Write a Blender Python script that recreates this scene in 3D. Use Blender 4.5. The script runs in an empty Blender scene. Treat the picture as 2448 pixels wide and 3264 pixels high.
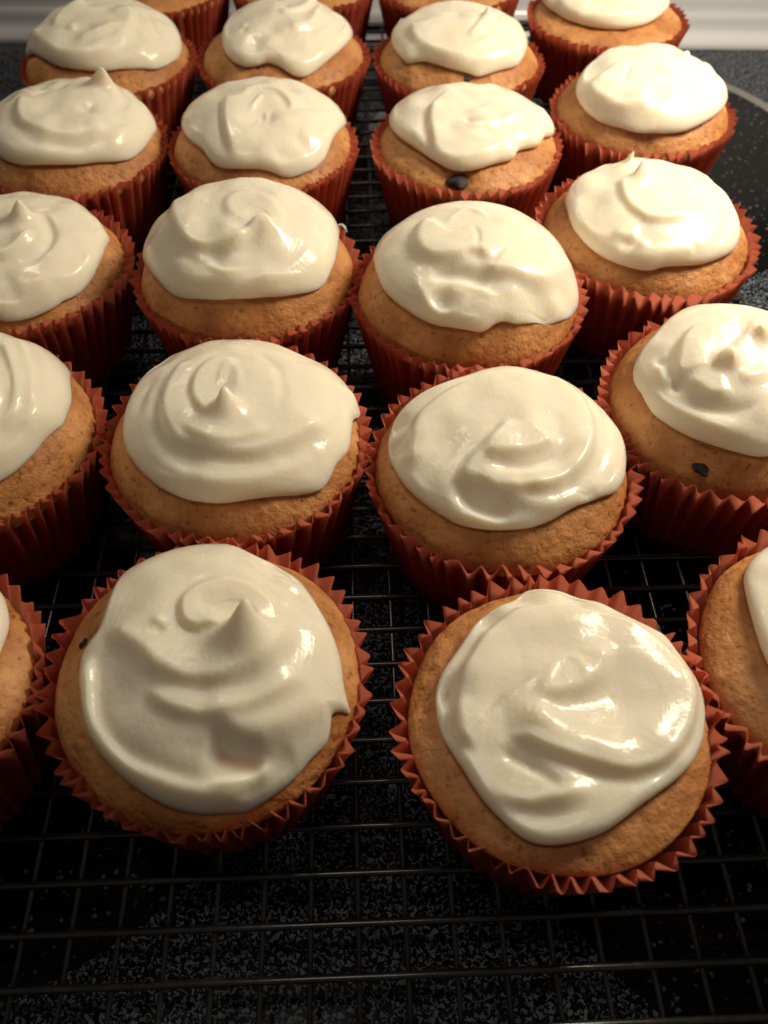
import bpy, bmesh, math, random
import numpy as np
from mathutils import Vector, Matrix

# ------------------------------------------------------------------ camera, world, lamps, exposure
MM = 0.001
S = bpy.context.scene
COL = S.collection
cam_d = bpy.data.cameras.new("camera")
cam = bpy.data.objects.new("camera", cam_d); COL.objects.link(cam)
cam.location = (0, 0, 0.216)
cam.rotation_euler = (math.radians(90 - 51.5), 0, 0)
cam_d.sensor_fit = 'VERTICAL'; cam_d.sensor_height = 4.888; cam_d.sensor_width = 3.666
cam_d.lens = 4.150
cam_d.clip_start = 0.01; cam_d.clip_end = 50
cam_d.dof.use_dof = True; cam_d.dof.focus_distance = 0.215; cam_d.dof.aperture_fstop = 2.6
S.camera = cam

W = bpy.data.worlds.new("World"); S.world = W; W.use_nodes = True
bg = W.node_tree.nodes['Background']
bg.inputs[0].default_value = (1.0, 0.80, 0.62, 1); bg.inputs[1].default_value = 0.050

def area(name, loc, target, size, power, col, shape='DISK'):
    l = bpy.data.lights.new(name, 'AREA'); l.shape = shape; l.size = size; l.energy = power; l.color = col
    o = bpy.data.objects.new(name, l); COL.objects.link(o); o.location = loc
    o.rotation_euler = (Vector(target) - Vector(loc)).to_track_quat('-Z', 'Y').to_euler()
    return o
P_HOOD, P_LEFT, P_BULB = 1.22, 0.27, 0.95
hood = area("hood_lamp", (0.265, 0.31, 0.31), (0.14, 0.27, 0.05), 0.14, P_HOOD, (1.0, 0.875, 0.68))
hood.data.spread = math.radians(140)
area("hood_lamp", (-0.18, 0.45, 0.50), (-0.06, 0.22, 0.05), 0.045, P_LEFT, (1.0, 0.87, 0.71))
for bulb in ((-0.40, 0.06, 1.65), (-0.14, 0.13, 1.65), (0.14, 0.02, 1.65)):
    area("ceiling_bulb", bulb, (0.0, 0.17, 0.0), 0.10, P_BULB, (1.0, 0.88, 0.745))
S.view_settings.view_transform = 'Standard'; S.view_settings.look = 'None'
S.view_settings.exposure = 0.0; S.view_settings.gamma = 1.0
S.render.engine = 'CYCLES'
S.cycles.max_bounces = 10; S.cycles.transmission_bounces = 4

# ------------------------------------------------------------------ materials
def new_mat(name):
    m = bpy.data.materials.new(name); m.use_nodes = True
    nt = m.node_tree; b = nt.nodes['Principled BSDF']
    return m, nt, b
def N(nt, typ, **kw):
    n = nt.nodes.new(typ)
    for k, v in kw.items():
        if k[0] == '_': n.inputs[k[1:].replace('_', ' ')].default_value = v
        else: setattr(n, k, v)
    return n
def ramp(nt, stops, interp='LINEAR'):
    r = nt.nodes.new('ShaderNodeValToRGB'); r.color_ramp.interpolation = interp
    e = r.color_ramp.elements
    while len(e) < len(stops): e.new(0.5)
    for i, (p, c) in enumerate(stops):
        e[i].position = p; e[i].color = (*c, 1) if len(c) == 3 else c
    return r
def math_n(nt, op, a, b=None):
    n = nt.nodes.new('ShaderNodeMath'); n.operation = op
    for i, v in enumerate((a, b)):
        if v is None: continue
        if isinstance(v, (int, float)): n.inputs[i].default_value = v
        else: nt.links.new(v, n.inputs[i])
    return n.outputs[0]

def frosting_material():
    m, nt, b = new_mat("cream_cheese_frosting"); L = nt.links.new
    tc = N(nt, 'ShaderNodeTexCoord')
    at = N(nt, 'ShaderNodeAttribute', attribute_name='thin')
    mx = N(nt, 'ShaderNodeMix', data_type='RGBA')
    mx.inputs[6].default_value = (0.91, 0.835, 0.685, 1); mx.inputs[7].default_value = (0.74, 0.44, 0.27, 1)
    L(at.outputs['Fac'], mx.inputs[0]); L(mx.outputs[2], b.inputs['Base Color'])
    n1 = N(nt, 'ShaderNodeTexNoise', _Scale=850.0, _Detail=2.0); L(tc.outputs['Object'], n1.inputs['Vector'])
    n2 = N(nt, 'ShaderNodeTexNoise', _Scale=170.0, _Detail=2.0); L(tc.outputs['Object'], n2.inputs['Vector'])
    s = math_n(nt, 'ADD', math_n(nt, 'MULTIPLY', n1.outputs[0], 0.75), math_n(nt, 'MULTIPLY', n2.outputs[0], 0.4))
    sp = N(nt, 'ShaderNodeSeparateXYZ'); L(tc.outputs['Object'], sp.inputs[0])
    rr = math_n(nt, 'SQRT', math_n(nt, 'ADD', math_n(nt, 'MULTIPLY', sp.outputs[0], sp.outputs[0]), math_n(nt, 'MULTIPLY', sp.outputs[1], sp.outputs[1])))
    rr = math_n(nt, 'MAXIMUM', rr, 0.0008)
    cb = N(nt, 'ShaderNodeCombineXYZ')
    L(math_n(nt, 'MULTIPLY', rr, 620.0), cb.inputs[0])
    L(math_n(nt, 'MULTIPLY', math_n(nt, 'DIVIDE', sp.outputs[0], rr), 1.3), cb.inputs[1]); L(math_n(nt, 'MULTIPLY', math_n(nt, 'DIVIDE', sp.outputs[1], rr), 1.3), cb.inputs[2])
    drag = N(nt, 'ShaderNodeTexNoise', _Scale=1.0, _Detail=3.0, _Roughness=0.6); L(cb.outputs[0], drag.inputs['Vector'])
    msk = N(nt, 'ShaderNodeTexNoise', _Scale=60.0, _Detail=1.0); L(tc.outputs['Object'], msk.inputs['Vector'])
    mk = ramp(nt, [(0.42, (0, 0, 0)), (0.62, (1, 1, 1))]); L(msk.outputs[0], mk.inputs[0])
    s = math_n(nt, 'ADD', s, math_n(nt, 'MULTIPLY', math_n(nt, 'MULTIPLY', drag.outputs[0], mk.outputs[0]), 0.85))
    bp = N(nt, 'ShaderNodeBump', _Strength=0.55, _Distance=0.00024); L(s, bp.inputs['Height']); L(bp.outputs[0], b.inputs['Normal'])
    n3 = N(nt, 'ShaderNodeTexNoise', _Scale=90.0, _Detail=3.0); L(tc.outputs['Object'], n3.inputs['Vector'])
    mr = N(nt, 'ShaderNodeMapRange'); mr.inputs[1].default_value = 0.3; mr.inputs[2].default_value = 0.7; mr.inputs[3].default_value = 0.15; mr.inputs[4].default_value = 0.30
    L(n3.outputs[0], mr.inputs[0]); L(mr.outputs[0], b.inputs['Roughness'])
    b.inputs['Specular IOR Level'].default_value = 0.40
    b.inputs['Subsurface Weight'].default_value = 0.9
    b.inputs['Subsurface Radius'].default_value = (1.0, 0.75, 0.35)
    b.inputs['Subsurface Scale'].default_value = 0.0035
    return m
def cake_material():
    m, nt, b = new_mat("baked_cake_crumb"); L = nt.links.new
    tc = N(nt, 'ShaderNodeTexCoord')
    n1 = N(nt, 'ShaderNodeTexNoise', _Scale=70.0, _Detail=6.0, _Roughness=0.65); L(tc.outputs['Object'], n1.inputs['Vector'])
    r1 = ramp(nt, [(0.30, (0.41, 0.165, 0.050)), (0.52, (0.60, 0.275, 0.095)), (0.72, (0.72, 0.39, 0.16))]); L(n1.outputs[0], r1.inputs[0])
    v = N(nt, 'ShaderNodeTexNoise', _Scale=520.0, _Detail=3.0, _Roughness=0.6); L(tc.outputs['Object'], v.inputs['Vector'])
    r2 = ramp(nt, [(0.30, (0.40, 0.30, 0.23)), (0.40, (0.92, 0.9, 0.88)), (0.5, (1, 1, 1))]); L(v.outputs[0], r2.inputs[0])
    mx = N(nt, 'ShaderNodeMix', data_type='RGBA', blend_type='MULTIPLY'); mx.inputs[0].default_value = 0.8
    L(r1.outputs[0], mx.inputs[6]); L(r2.outputs[0], mx.inputs[7]); L(mx.outputs[2], b.inputs['Base Color'])
    n4 = N(nt, 'ShaderNodeTexNoise', _Scale=38.0, _Detail=3.0, _Roughness=0.6); L(tc.outputs['Object'], n4.inputs['Vector'])
    r4 = ramp(nt, [(0.36, (0.74, 0.66, 0.58)), (0.55, (1, 1, 1)), (0.72, (1.0, 1.0, 1.0))]); L(n4.outputs[0], r4.inputs[0])
    m4 = N(nt, 'ShaderNodeMix', data_type='RGBA', blend_type='MULTIPLY'); m4.inputs[0].default_value = 0.75
    L(mx.outputs[2], m4.inputs[6]); L(r4.outputs[0], m4.inputs[7]); L(m4.outputs[2], b.inputs['Base Color'])
    vo = N(nt, 'ShaderNodeTexVoronoi', _Scale=330.0); L(tc.outputs['Object'], vo.inputs['Vector'])
    h = math_n(nt, 'ADD', math_n(nt, 'MULTIPLY', v.outputs[0], 0.9), math_n(nt, 'ADD', math_n(nt, 'MULTIPLY', n1.outputs[0], 0.9), math_n(nt, 'MULTIPLY', vo.outputs['Distance'], 0.35)))
    bp = N(nt, 'ShaderNodeBump', _Strength=0.8, _Distance=0.0008); L(h, bp.inputs['Height']); L(bp.outputs[0], b.inputs['Normal'])
    b.inputs['Roughness'].default_value = 0.52; b.inputs['Specular IOR Level'].default_value = 0.35
    b.inputs['Subsurface Weight'].default_value = 0.25; b.inputs['Subsurface Radius'].default_value = (1, 0.45, 0.2); b.inputs['Subsurface Scale'].default_value = 0.0015
    return m
def liner_material():
    m, nt, b = new_mat("orange_red_paper"); L = nt.links.new
    out = nt.nodes['Material Output']
    tc = N(nt, 'ShaderNodeTexCoord')
    n1 = N(nt, 'ShaderNodeTexNoise', _Scale=140.0, _Detail=5.0); L(tc.outputs['Object'], n1.inputs['Vector'])
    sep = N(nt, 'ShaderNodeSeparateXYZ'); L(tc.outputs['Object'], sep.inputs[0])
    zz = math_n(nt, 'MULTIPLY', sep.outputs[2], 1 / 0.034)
    height_tone = math_n(nt, 'ADD', zz, math_n(nt, 'MULTIPLY', math_n(nt, 'SUBTRACT', n1.outputs[0], 0.5), 0.5))  # paper tone by height, darker towards the base, broken by noise
    r = ramp(nt, [(0.0, (0.30, 0.066, 0.034)), (0.66, (0.40, 0.088, 0.048)), (0.9, (0.54, 0.115, 0.070)), (1.0, (0.56, 0.120, 0.076))]); L(height_tone, r.inputs[0])
    g1 = N(nt, 'ShaderNodeTexNoise', _Scale=55.0, _Detail=4.0); L(tc.outputs['Object'], g1.inputs['Vector'])
    gr = ramp(nt, [(0.38, (0.66, 0.58, 0.54)), (0.56, (1, 1, 1))]); L(g1.outputs[0], gr.inputs[0])
    gm = N(nt, 'ShaderNodeMix', data_type='RGBA', blend_type='MULTIPLY'); gm.inputs[0].default_value = 0.8
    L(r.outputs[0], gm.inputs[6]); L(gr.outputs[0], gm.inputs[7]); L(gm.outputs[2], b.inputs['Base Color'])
    b.inputs['Roughness'].default_value = 0.55; b.inputs['Specular IOR Level'].default_value = 0.3
    n2 = N(nt, 'ShaderNodeTexNoise', _Scale=900.0, _Detail=2.0); L(tc.outputs['Object'], n2.inputs['Vector'])
    bp = N(nt, 'ShaderNodeBump', _Strength=0.25, _Distance=0.0002); L(n2.outputs[0], bp.inputs['Height']); L(bp.outputs[0], b.inputs['Normal'])
    tr = N(nt, 'ShaderNodeBsdfTranslucent'); tr.inputs[0].default_value = (0.80, 0.25, 0.15, 1)
    ms = N(nt, 'ShaderNodeMixShader'); ms.inputs[0].default_value = 0.48
    L(b.outputs[0], ms.inputs[1]); L(tr.outputs[0], ms.inputs[2]); L(ms.outputs[0], out.inputs[0])
    return m
def berry_material():
    m, nt, b = new_mat("baked_blueberry_skin"); L = nt.links.new
    tc = N(nt, 'ShaderNodeTexCoord')
    n1 = N(nt, 'ShaderNodeTexNoise', _Scale=500.0, _Detail=4.0); L(tc.outputs['Object'], n1.inputs['Vector'])
    r = ramp(nt, [(0.35, (0.012, 0.008, 0.010)), (0.7, (0.05, 0.032, 0.03))]); L(n1.outputs[0], r.inputs[0]); L(r.outputs[0], b.inputs['Base Color'])
    b.inputs['Roughness'].default_value = 0.8
    return m
def wire_material():
    m, nt, b = new_mat("black_nonstick_wire"); L = nt.links.new
    tc = N(nt, 'ShaderNodeTexCoord')
    n1 = N(nt, 'ShaderNodeTexNoise', _Scale=420.0, _Detail=3.0); L(tc.outputs['Object'], n1.inputs['Vector'])
    r = ramp(nt, [(0.3, (0.012, 0.012, 0.012)), (0.8, (0.035, 0.033, 0.031))]); L(n1.outputs[0], r.inputs[0]); L(r.outputs[0], b.inputs['Base Color'])
    bp = N(nt, 'ShaderNodeBump', _Strength=0.3, _Distance=0.0002); L(n1.outputs[0], bp.inputs['Height']); L(bp.outputs[0], b.inputs['Normal'])
    b.inputs['Roughness'].default_value = 0.26; b.inputs['Specular IOR Level'].default_value = 1.0
    return m
BURNERS_AND_SHADE = [(0.098, 0.384, 0.104, 1), (0.117, 0.102, 0.090, 0), (-0.112, 0.118, 0.088, 0), (-0.105, 0.365, 0.088, 0)]  # front-left disc is assumed, its black standing in for the cups' shade
def cooktop_material():
    m, nt, b = new_mat("speckled_ceramic_glass"); L = nt.links.new
    tc = N(nt, 'ShaderNodeTexCoord')
    sep = N(nt, 'ShaderNodeSeparateXYZ'); L(tc.outputs['Object'], sep.inputs[0])
    sx, sy = sep.outputs[0], sep.outputs[1]
    disc = None; ring = None
    for (cx, cy, r, printed) in BURNERS_AND_SHADE:
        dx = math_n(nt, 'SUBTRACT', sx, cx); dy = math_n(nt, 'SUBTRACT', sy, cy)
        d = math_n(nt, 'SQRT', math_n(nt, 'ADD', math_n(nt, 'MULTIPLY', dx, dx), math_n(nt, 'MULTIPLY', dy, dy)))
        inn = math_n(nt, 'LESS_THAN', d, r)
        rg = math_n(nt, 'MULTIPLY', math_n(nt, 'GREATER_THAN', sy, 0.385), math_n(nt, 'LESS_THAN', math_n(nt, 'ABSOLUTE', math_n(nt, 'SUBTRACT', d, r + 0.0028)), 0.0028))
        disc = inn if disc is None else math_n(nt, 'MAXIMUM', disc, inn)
        if printed: ring = rg if ring is None else math_n(nt, 'MAXIMUM', ring, rg)
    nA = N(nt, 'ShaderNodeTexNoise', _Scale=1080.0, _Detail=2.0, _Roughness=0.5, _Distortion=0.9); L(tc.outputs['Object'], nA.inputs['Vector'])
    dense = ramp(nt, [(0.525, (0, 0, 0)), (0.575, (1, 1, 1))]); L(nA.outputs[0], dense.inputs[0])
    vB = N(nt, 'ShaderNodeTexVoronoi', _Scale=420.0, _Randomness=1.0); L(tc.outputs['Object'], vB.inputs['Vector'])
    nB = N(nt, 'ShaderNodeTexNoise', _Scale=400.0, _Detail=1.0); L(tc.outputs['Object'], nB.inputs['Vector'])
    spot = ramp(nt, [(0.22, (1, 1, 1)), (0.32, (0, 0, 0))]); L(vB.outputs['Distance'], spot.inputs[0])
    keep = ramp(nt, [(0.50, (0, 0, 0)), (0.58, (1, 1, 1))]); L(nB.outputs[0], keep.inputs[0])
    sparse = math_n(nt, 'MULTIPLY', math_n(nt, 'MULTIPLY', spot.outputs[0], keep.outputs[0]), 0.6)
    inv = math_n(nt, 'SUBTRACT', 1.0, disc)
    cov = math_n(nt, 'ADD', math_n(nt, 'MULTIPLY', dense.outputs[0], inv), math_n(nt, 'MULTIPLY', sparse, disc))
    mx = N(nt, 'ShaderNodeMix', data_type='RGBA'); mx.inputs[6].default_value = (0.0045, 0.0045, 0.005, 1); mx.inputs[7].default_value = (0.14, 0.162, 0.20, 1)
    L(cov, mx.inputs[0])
    m2 = N(nt, 'ShaderNodeMix', data_type='RGBA'); m2.inputs[7].default_value = (0.22, 0.21, 0.19, 1)
    L(math_n(nt, 'MULTIPLY', ring, 0.8), m2.inputs[0]); L(mx.outputs[2], m2.inputs[6]); L(m2.outputs[2], b.inputs['Base Color'])
    b.inputs['Roughness'].default_value = 0.13; b.inputs['Specular IOR Level'].default_value = 0.12
    return m
def enamel_material():
    m, nt, b = new_mat("white_enamel"); L = nt.links.new
    tc = N(nt, 'ShaderNodeTexCoord')
    n1 = N(nt, 'ShaderNodeTexNoise', _Scale=9.0, _Detail=5.0); L(tc.outputs['Object'], n1.inputs['Vector'])
    r = ramp(nt, [(0.3, (0.66, 0.67, 0.70)), (0.7, (0.73, 0.74, 0.77))]); L(n1.outputs[0], r.inputs[0]); L(r.outputs[0], b.inputs['Base Color'])
    b.inputs['Roughness'].default_value = 0.22
    return m
M_FROST, M_CAKE, M_LINER, M_BERRY = frosting_material(), cake_material(), liner_material(), berry_material()
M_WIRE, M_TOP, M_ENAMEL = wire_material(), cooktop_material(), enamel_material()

# ------------------------------------------------------------------ helpers
def link_mesh(name, verts, faces, mat, parent=None, smooth=True, scale=MM):
    me = bpy.data.meshes.new(name)
    v = np.asarray(verts, float) * scale
    me.from_pydata(v.tolist(), [], faces); me.update()
    if smooth: me.polygons.foreach_set('use_smooth', [True] * len(me.polygons))
    me.materials.append(mat)
    o = bpy.data.objects.new(name, me); COL.objects.link(o)
    if parent: o.parent = parent
    return o
def grid_faces(nr, nu, cap_start=None, cap_end=None):
    f = []
    for i in range(nr - 1):
        a, b = i * nu, (i + 1) * nu
        for j in range(nu):
            k = (j + 1) % nu
            f.append((a + j, b + j, b + k, a + k))
    return f
def tube(points, r, n=8, closed=False, caps=True):
    """swept round bar along a polyline; r is one radius or one per point"""
    P = np.asarray(points, float); m = len(P)
    R = np.full(m, r, float) if np.isscalar(r) else np.asarray(r, float)
    V = []; up0 = np.array([0.0, 0.0, 1.0])
    for i in range(m):
        if closed: t = P[(i + 1) % m] - P[i - 1]
        else: t = P[min(i + 1, m - 1)] - P[max(i - 1, 0)]
        t = t / (np.linalg.norm(t) + 1e-12)
        u = up0 if abs(t[2]) < 0.95 else np.array([1.0, 0, 0])
        a = np.cross(t, u); a /= np.linalg.norm(a); b = np.cross(a, t)
        for k in range(n):
            th = 2 * math.pi * k / n
            V.append(P[i] + R[i] * (math.cos(th) * a + math.sin(th) * b))
    F = []
    for i in range(m if closed else m - 1):
        a, b = i * n, ((i + 1) % m) * n
        for k in range(n):
            F.append((a + k, a + (k + 1) % n, b + (k + 1) % n, b + k))
    if caps and not closed:
        F.append(tuple(range(n - 1, -1, -1))); F.append(tuple((m - 1) * n + k for k in range(n)))
    return V, F

def vnoise(x, y, seed, f):
    """smooth value noise on a plane"""
    rs = np.random.RandomState(seed); T = rs.rand(64, 64) * 2 - 1
    X = np.asarray(x) * f + 17.3; Y = np.asarray(y) * f + 9.1
    xi = np.floor(X).astype(int); yi = np.floor(Y).astype(int)
    u = X - xi; v = Y - yi; u = u * u * (3 - 2 * u); v = v * v * (3 - 2 * v)
    g = lambda a, b: T[a % 64, b % 64]
    return (g(xi, yi) * (1 - u) + g(xi + 1, yi) * u) * (1 - v) + (g(xi, yi + 1) * (1 - u) + g(xi + 1, yi + 1) * u) * v
def smooth_line(P, per=6, closed=False):
    P = np.asarray(P, float); n = len(P); out = []
    if n < 3 and not closed: return P
    for i in range(n if closed else n - 1):
        if closed: a, b, c, d = P[(i - 1) % n], P[i], P[(i + 1) % n], P[(i + 2) % n]
        else: a, b, c, d = P[max(i - 1, 0)], P[i], P[i + 1], P[min(i + 2, n - 1)]
        for t in np.arange(per) / per:
            out.append(0.5 * ((2 * b) + (c - a) * t + (2 * a - 5 * b + 4 * c - d) * t * t + (3 * b - a - 3 * c + d) * t ** 3))
    if not closed: out.append(P[-1])
    return np.array(out)
def cake_top(r, Rc, ze, Hd):
    q = np.clip(r / Rc, 0, 1)
    z = ze + Hd * np.clip(1 - q ** 3.3, 0, 1) ** 0.66
    return np.where(r > Rc, ze - (r - Rc) * 1.5, z)
def line_dist(x, y, P):
    """distance, signed distance (left +) and 0..1 position of the nearest place on polyline P"""
    seg = np.linalg.norm(np.diff(P, axis=0), axis=1); cum = np.concatenate([[0], np.cumsum(seg)]); tot = cum[-1]
    best = np.full(x.shape, 1e9); sg = np.ones(x.shape); tt = np.zeros(x.shape)
    for i in range(len(P) - 1):
        a, d = P[i], P[i + 1] - P[i]; L2 = d @ d + 1e-12
        u = np.clip(((x - a[0]) * d[0] + (y - a[1]) * d[1]) / L2, 0, 1)
        qx = x - a[0] - u * d[0]; qy = y - a[1] - u * d[1]; D = np.hypot(qx, qy)
        m = D < best
        best = np.where(m, D, best); sg = np.where(m, np.sign(d[0] * qy - d[1] * qx), sg)
        tt = np.where(m, (cum[i] + u * seg[i]) / tot, tt)
    return best, sg, tt
def sstep(t): t = np.clip(t, 0, 1); return t * t * (3 - 2 * t)
def frosting_mesh(c, nu=240, ns=72, peaks=True):
    Rc, ze, Hd, re0, mound = c['Rc'], c['ze'], c['Hd'], c['re'], c['mound']
    O = smooth_line(np.array(c['outline']), 8, True)
    seg = np.linalg.norm(np.roll(O, -1, 0) - O, axis=1); cum = np.concatenate([[0], np.cumsum(seg)])
    u = np.arange(nu) / nu * cum[-1]; OO = np.vstack([O, O[:1]])
    B = np.stack([np.interp(u, cum, OO[:, 0]), np.interp(u, cum, OO[:, 1])], 1)
    ctr = np.array([B[:, 0].mean(), B[:, 1].mean()])
    th = np.ones(nu)
    def thin(x, y):
        t = np.ones(np.shape(x))
        for s in c['strokes']:
            if s[0] == 't':
                d = np.hypot(x - s[3][0], y - s[3][1]); t = t * (1 - (1 - s[1]) * np.exp(-(d / s[2]) ** 2))
        return t
    reB = re0 * thin(B[:, 0], B[:, 1]) * (1 + 0.14 * vnoise(B[:, 0], B[:, 1], c['seed'], 0.16))
    kk = np.fft.fftfreq(nu) * nu
    Bf = np.fft.ifft(np.fft.fft(B[:, 0] + 1j * B[:, 1]) * np.exp(-(kk / 5.0) ** 2)); Bs = np.stack([Bf.real, Bf.imag], 1)
    rho = np.linalg.norm(B - ctr, axis=1); dirn = (B - ctr) / rho[:, None]
    s1 = 1 - reB / rho
    rows = []; edgef = []; prof = []
    for i in range(ns):
        q = (i / (ns - 1)) ** 0.9
        s = q * s1
        wq = q ** 7; Bq = (1 - wq) * Bs + wq * B
        rows.append(ctr + (Bq - ctr) * s[:, None]); edgef.append(np.ones(nu))
        rx, ry = rows[-1][:, 0], rows[-1][:, 1]
        rr = re0 * thin(rx, ry) * (1 + 0.14 * vnoise(rx, ry, c['seed'], 0.16))
        prof.append(1.8 * rr + mound * np.clip(1 - q * q, 0, 1) ** 1.35)
    arc = np.radians([10, 20, 30, 40, 50, 60, 70, 80, 90, 102, 115, 128, 142, 156])
    for a in arc:
        rows.append(B - dirn * (reB * (1 - math.sin(a)))[:, None])
        edgef.append(np.full(nu, max(0.0, math.cos(a)) ** 0.6))
        prof.append(reB * (0.9 + 0.9 * math.cos(a)))
    X = np.array([r[:, 0] for r in rows]); Y = np.array([r[:, 1] for r in rows])
    E = np.array(edgef); T = np.array(prof)
    th = thin(X, Y)
    base = cake_top(np.hypot(X, Y), Rc, ze, Hd)
    H = np.zeros(X.shape); LX = np.zeros(X.shape); LY = np.zeros(X.shape)
    for s in c['strokes']:
        if s[0] == 'b':
            d = np.hypot(X - s[3][0], Y - s[3][1]); H += s[1] * np.exp(-(d / s[2]) ** 2)
        elif s[0] == 'r':
            P = smooth_line(s[3], 5); D, sg, t = line_dist(X, Y, P)
            H += s[1] * np.exp(-(D / s[2]) ** 2) * (0.25 + 0.75 * np.sqrt(sstep(t / 0.3) * sstep((1 - t) / 0.3)))
        elif s[0] == 's':
            P = smooth_line(s[5], 5); D, sg, t = line_dist(X, Y, P)
            d = D * sg * (1 if s[1] == 'L' else -1)
            w, L = s[3] * 1.25, s[4]
            ln = np.linalg.norm(np.diff(P, axis=0), axis=1).sum(); tl = min(0.3, 5.0 / ln)
            tap = sstep(t / tl) * sstep((1 - t) / tl)
            lip = 0.5 * (1 + np.tanh(d / w)) * np.exp(-(np.maximum(d, 0) / (L * 1.1)) ** 2) * (1 + 0.15 * np.exp(-((d - 1.3 * w) / (1.2 * w)) ** 2))
            fall = -0.16 * np.exp(-((d + 1.6 * w) / (1.7 * w)) ** 2)
            H += 1.08 * s[2] * tap * (lip + fall)
        elif s[0] == 'p' and peaks:
            d = np.hypot(X - s[3][0], Y - s[3][1])
            f = 0.70 * np.exp(-(d / (s[2] * 0.95)) ** 1.9) + 0.30 * np.exp(-(d / (s[2] * 2.1)) ** 2)
            H += s[1] * f
            LX += s[4][0] * f ** 1.6; LY += s[4][1] * f ** 1.6
    H += 0.07 * vnoise(X, Y, c['seed'] + 1, 0.33) + 0.025 * vnoise(X, Y, c['seed'] + 2, 0.8)
    for it in range(2):
        H = 0.25 * np.roll(H, 1, 1) + 0.5 * H + 0.25 * np.roll(H, -1, 1)
        H[1:-1] = 0.25 * H[:-2] + 0.5 * H[1:-1] + 0.25 * H[2:]
    kk = np.abs(np.fft.fftfreq(nu) * nu)
    for i in range(ns // 5):
        H[i] = np.fft.ifft(np.fft.fft(H[i]) * (kk <= 1.5 * i)).real
    Z = base + T + H * E
    inner = E > 0.99
    Tn = np.where(inner, np.maximum(T + H, 0.12), T)          # thickness over the cake
    Z = np.where(inner, base + Tn, Z)
    X = X + LX * E; Y = Y + LY * E
    V = np.stack([X, Y, Z], -1)
    thinv = np.clip(1 - (Tn - 0.1) / 1.4, 0, 1) ** 1.2 * (np.arange(len(rows))[:, None] < ns + 9)
    return V, thinv

def cake_mesh(c, nu=160):
    Rc, ze, Hd, R, sd = c['Rc'], c['ze'], c['Hd'], c['R'], c['seed']
    prof = []
    for q in np.concatenate([np.linspace(0.0, 0.86, 30), 1 - 0.14 * (1 - np.linspace(0, 1, 16)[1:]) ** 2]):
        prof.append((q * Rc, float(cake_top(np.array(q * Rc), Rc, ze, Hd)), 1))
    prof += [(Rc - 0.05, ze - 0.6, .8), (Rc - 0.5, ze - 1.6, .5)]
    for z in (-7, -12, -20, -28, -33.5):
        prof.append((min(Rc - 1.2, R - 3.4 + z * 0.2), z if z > -33 else -33.5, .1))
    V = []
    ph = np.arange(nu) * 2 * math.pi / nu
    wob = 0.35 * np.sin(2 * ph + sd) + 0.3 * np.sin(3 * ph + sd * 2.1) + 0.2 * np.sin(7 * ph + sd)
    for r, z, k in prof:
        rr = np.maximum(r + wob * (r / Rc) * k * 0.8, 0.001)
        x, y = rr * np.cos(ph), rr * np.sin(ph)
        b = (0.38 * vnoise(x, y, sd + 5, 0.22) + 0.20 * vnoise(x, y, sd + 6, 0.6) + 0.10 * vnoise(x, y, sd + 7, 1.5)) * k
        for (cx, cy, depth, w) in c.get('dips', []):
            b = b - depth * np.exp(-(((x - cx) ** 2 + (y - cy) ** 2) / w ** 2)) * k
        V += np.stack([x, y, z + b], -1).tolist()
    F = grid_faces(len(prof), nu)
    F = [f[::-1] if False else f for f in F]
    F.append(tuple((len(prof) - 1) * nu + k for k in range(nu)))
    return V, F

def liner_mesh(c, per=8):
    R, sd = c['R'], c['seed']
    rs = np.random.RandomState(sd + 40); n = 47 + sd % 4
    nu = n * per
    ph = np.arange(nu) / nu
    jit = rs.uniform(-.30, .30, n); amp = rs.uniform(.6, 1.35, n); hj = rs.uniform(-.7, .45, n); cl = rs.uniform(-.8, .8, n)
    def per_pleat(a): return np.interp((ph * n) % n, np.arange(n + 1), np.append(a, a[0]))
    phase = ph * n + per_pleat(jit)
    w = np.cos(2 * math.pi * phase)
    wave = 0.72 * (2 / math.pi) * np.arcsin(np.clip(w, -1, 1)) + 0.28 * w
    A = per_pleat(amp); HJ = per_pleat(hj); CL = per_pleat(cl)
    slow = 0.45 * np.sin(2 * 2 * math.pi * ph + sd) + 0.35 * np.sin(3 * 2 * math.pi * ph + 1.7 * sd)
    V = []
    zs = [-34, -32.5, -28, -23, -18, -13, -9, -6, -4, -2.5, -1.2, 0.0]
    for z in zs:
        q = (z + 34) / 34.0
        mean = (R - 1.4) - 7.0 * (1 - q) + 0.5 * max(0, q - .85) / .15 * 0.7
        a = (0.75 + 0.75 * q ** 1.5) * A
        flare = CL * max(0, (q - .8) / .2) * 0.5
        r = mean + a * wave + slow * q + flare
        th = 2 * math.pi * (ph + 0.10 / n * per_pleat(cl) * q * 2)
        zz = z + (HJ + 0.15 * wave) * max(0, (q - .7) / .3)
        V += np.stack([r * np.cos(th), r * np.sin(th), zz + 0 * th], -1).tolist()
    F = []
    nr = len(zs)
    base = len(V); 
    V += [[0.72 * x, 0.72 * y, -34.0] for x, y, z in V[:nu]]
    V.append([0, 0, -34.0])
    for i in range(nr - 1):
        for j in range(nu):
            k = (j + 1) % nu
            F.append((i * nu + j, i * nu + k, (i + 1) * nu + k, (i + 1) * nu + j))
    for j in range(nu):
        k = (j + 1) % nu
        F.append((base + j, base + k, k, j)); F.append((base + k, base + j, base + nu))
    return V, F

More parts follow.
